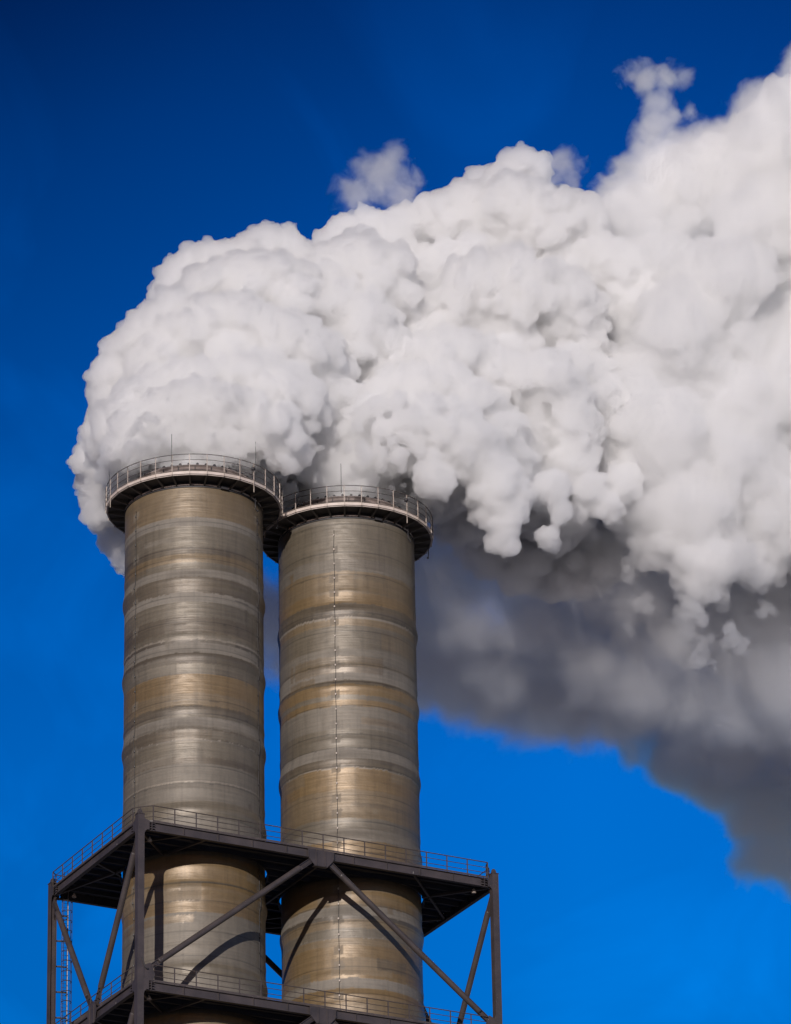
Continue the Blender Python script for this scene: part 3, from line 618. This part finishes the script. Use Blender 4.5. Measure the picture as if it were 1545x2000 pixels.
Cc += [(1520, 770, 120, 22), (1450, 780, 90, 20), (1375, 1080, 75, 16), (1290, 1070, 50, 17), (1470, 1080, 70, 18), (1480, 440, 90, 26), (1330, 640, 90, 20)]
TD = []
for (x, y, r, d, n) in ((1380, 1085, 60, 9, 14), (1370, 1130, 44, 9, 12), (1400, 1140, 34, 9, 8), (1345, 1140, 30, 9, 6), (1365, 1165, 36, 8, 12), (1350, 1205, 32, 7.5, 10), (1335, 1240, 22, 7, 7), (1375, 1250, 20, 7, 6), (1365, 1290, 24, 7, 9), (1390, 1300, 16, 7.5, 4), (1425, 1240, 26, 8, 9), (1450, 1262, 20, 8, 7), (1225, 1225, 16, 8, 6), (1235, 1240, 10, 8, 3), (1222, 1110, 24, 9, 6), (1255, 1180, 26, 9, 6), (1300, 1225, 8, 8, 2), (1480, 1130, 40, 10, 10), (1500, 1190, 24, 10, 6), (1300, 1050, 40, 10, 8), (1240, 1060, 26, 9, 5), (1420, 1090, 40, 9, 8), (1180, 1165, 9, 8, 3)):
    for _ in range(int(n*1.8)): TD.append((x+prng.normal()*r*.45, y+prng.normal()*r*.45, r*prng.uniform(.22, .6), d+prng.normal()*r*.02))
CB = [(1290, 1130, 100, 22), (1400, 1150, 110, 22), (1510, 1160, 120, 22), (1620, 1150, 150, 24), (1230, 1060, 80, 22), (1200, 1150, 70, 24), (1340, 1220, 80, 22), (1450, 1240, 90, 23), (1540, 1280, 100, 24), (1250, 1220, 60, 24)]
HEAD = [(1290, 330, 70, 27), (1272, 290, 52, 27), (1290, 245, 48, 27), (1282, 200, 42, 27), (1262, 160, 40, 27), (1300, 150, 38, 27), (1335, 145, 28, 27), (1232, 150, 30, 27), (1220, 330, 40, 28), (1350, 215, 20, 27)]
RIM = [(1420, 295, 80, 27), (1490, 225, 75, 27), (1540, 190, 70, 27), (1380, 320, 90, 27), (1310, 360, 90, 26), (1230, 400, 80, 26), (1180, 410, 55, 25), (1600, 150, 90, 27), (1500, 330, 90, 26)]
PUFF = [(745, 345, 62, 24), (700, 380, 50, 24), (790, 355, 42, 24), (768, 305, 34, 24), (715, 330, 40, 24), (785, 395, 34, 23), (672, 385, 26, 24)]
PUFF2 = [(1095, 320, 44, 24), (1115, 350, 34, 24), (1075, 350, 40, 24), (1125, 320, 22, 24)]
DL = [(1170, 1240, 150, 34), (840, 1130, 140, 34), (560, 1210, 130, 36), (640, 1180, 150, 36), (1080, 1200, 130, 33), (1240, 1220, 130, 33), (700, 1225, 140, 36), (820, 1250, 155, 34), (930, 1290, 150, 34), (1060, 1330, 160, 36), (1200, 1350, 160, 39), (1340, 1360, 160, 41), (1480, 1390, 150, 42), (1640, 1390, 200, 42), (900, 1110, 110, 34), (1010, 1160, 120, 34), (1130, 1190, 120, 32), (1300, 1190, 110, 30)]
EL = [(1255, 1440, 70, 50), (1330, 1475, 95, 50), (1420, 1520, 110, 50), (1500, 1570, 130, 50), (1510, 1660, 105, 50), (1580, 1690, 110, 50), (1620, 1560, 150, 50), (1450, 1690, 50, 50)]  # smoke whose dark blue grey colour carries the shadow lying on it
VEIL = [(1230, 1180, 80, 14), (1330, 1260, 90, 13), (1440, 1290, 90, 12), (900, 1090, 60, 12), (1000, 1230, 90, 15), (1010, 1140, 80, 13), (1140, 1170, 90, 15), (880, 1330, 90, 24), (1060, 1400, 80, 28), (1200, 1430, 80, 28), (1340, 1440, 80, 26), (860, 1130, 90, 12), (930, 1200, 110, 14), (860, 1240, 90, 14), (1050, 1240, 100, 16), (960, 1320, 90, 18), (1150, 1290, 100, 18), (1260, 1330, 110, 18), (1400, 1360, 120, 16), (1520, 1330, 130, 16), (1620, 1380, 140, 18)]  # thin sunlit layer added to lighten the shaded steam behind it
VX = .14
def deeper(Ls, q): return [(x, y, r, d+q) for x, y, r, d in Ls]
G3 = dict(n1=26, f1=(.25, .48), n2=26, f2=(.22, .4), n3=12, f3=(.25, .4), sink=.33)
PINK = (.995, .988, .991, 1)
for nm, Ls, den, vx, octs, gk, mk, lab in (
    ('steam_plume', A, 2.6, VX, [(.9, .5), (2.2, .24)], G3, {}, 'dense bright white steam welling out of the left chimney in stacked rolls'),
    ('steam_plume', B, 2.6, VX, [(.9, .5), (2.2, .24)], G3, {}, 'dense white steam pouring from the right chimney, hanging fingers on its right side'),
    ('steam_plume', deeper(Cc, -6), 1.3, .17, [(.6, .6), (1.6, .3)], dict(n3=9), dict(colr=PINK), 'wide soft pinkish white steam bank at the right edge'),
    ('steam_wisp', TD, .9, .11, [(1.5, .25), (3.2, .14)], dict(n1=14, n2=10), dict(noise=(1.1, .28, .5)), 'small sunlit tufts of steam hanging before the grey bank at the right'),
    ('steam_plume', CB, 1.1, .22, [(.3, 1.4), (.8, .7), (1.8, .3)], {}, dict(colr=PINK), 'shaded grey steam bank behind the small sunlit tufts at the right')):
    P_, R_ = grow(Ls, **gk); P_, R_ = clear_of_stacks(P_, R_)
    if Ls is A or Ls is B:
        cx_ = 0.0 if Ls is A else SP; X_ = [[cx_, 0, GZ+30.4, 3.7], [cx_, 0, GZ+32.3, 4.0]]
        for k in range(13):
            t = k*2*math.pi/13; X_ += [[cx_+2.75*math.cos(t), 2.75*math.sin(t), GZ+31.0, 1.25], [cx_+3.3*math.cos(t+.3), 3.3*math.sin(t+.3), GZ+32.5, 1.7]]
        X_ = np.array(X_); P_ = np.concatenate([P_, X_[:, :3]]); R_ = np.concatenate([R_, X_[:, 3]])
    o_ = billow_mesh(nm, P_, R_, vx, octs, steam_mat(nm, den, **mk)); tag(o_, lab, 'steam' if 'steam' in nm else 'smoke')

WHITE = (.996, .994, .995, 1)
for nm, Ls, den, nsc, amp, soft, colr, vx, lab in (
    ('steam_plume', DL, .9, .12, 6.0, 3.2, (.998, .995, .997, 1), .8, 'shaded mauve grey steam lying low behind the chimneys'),
    ('steam_wisp', VEIL, .3, .22, 4.0, 3.5, (.998, .993, .996, 1), .8, 'thin lavender mist added in front of the shaded steam to brighten it'),
    ('smoke_trail', EL, 1.1, .13, 3.6, 1.4, (.55, .66, .82, 1), .8, 'smoke sinking at the lower right, its shadow put into a dark blue grey colour'),
    ('steam_wisp', HEAD, 1.0, .42, 2.2, 1.0, WHITE, .3, 'column of thin steam with a mushroom head rising at the upper right'),
    ('steam_wisp', RIM, .9, .3, 2.4, .9, PINK, .5, 'feathery top edge of the steam bank reaching the upper right corner'),
    ('steam_wisp', PUFF, .55, .5, 2.6, 1.3, WHITE, .3, 'torn pale puff loose above the steam rolls, larger and left of the other'),
    ('steam_wisp', PUFF2, .55, .6, 2.2, 1.1, WHITE, .3, 'small ragged puff on the crest of the steam left of the tall column')):
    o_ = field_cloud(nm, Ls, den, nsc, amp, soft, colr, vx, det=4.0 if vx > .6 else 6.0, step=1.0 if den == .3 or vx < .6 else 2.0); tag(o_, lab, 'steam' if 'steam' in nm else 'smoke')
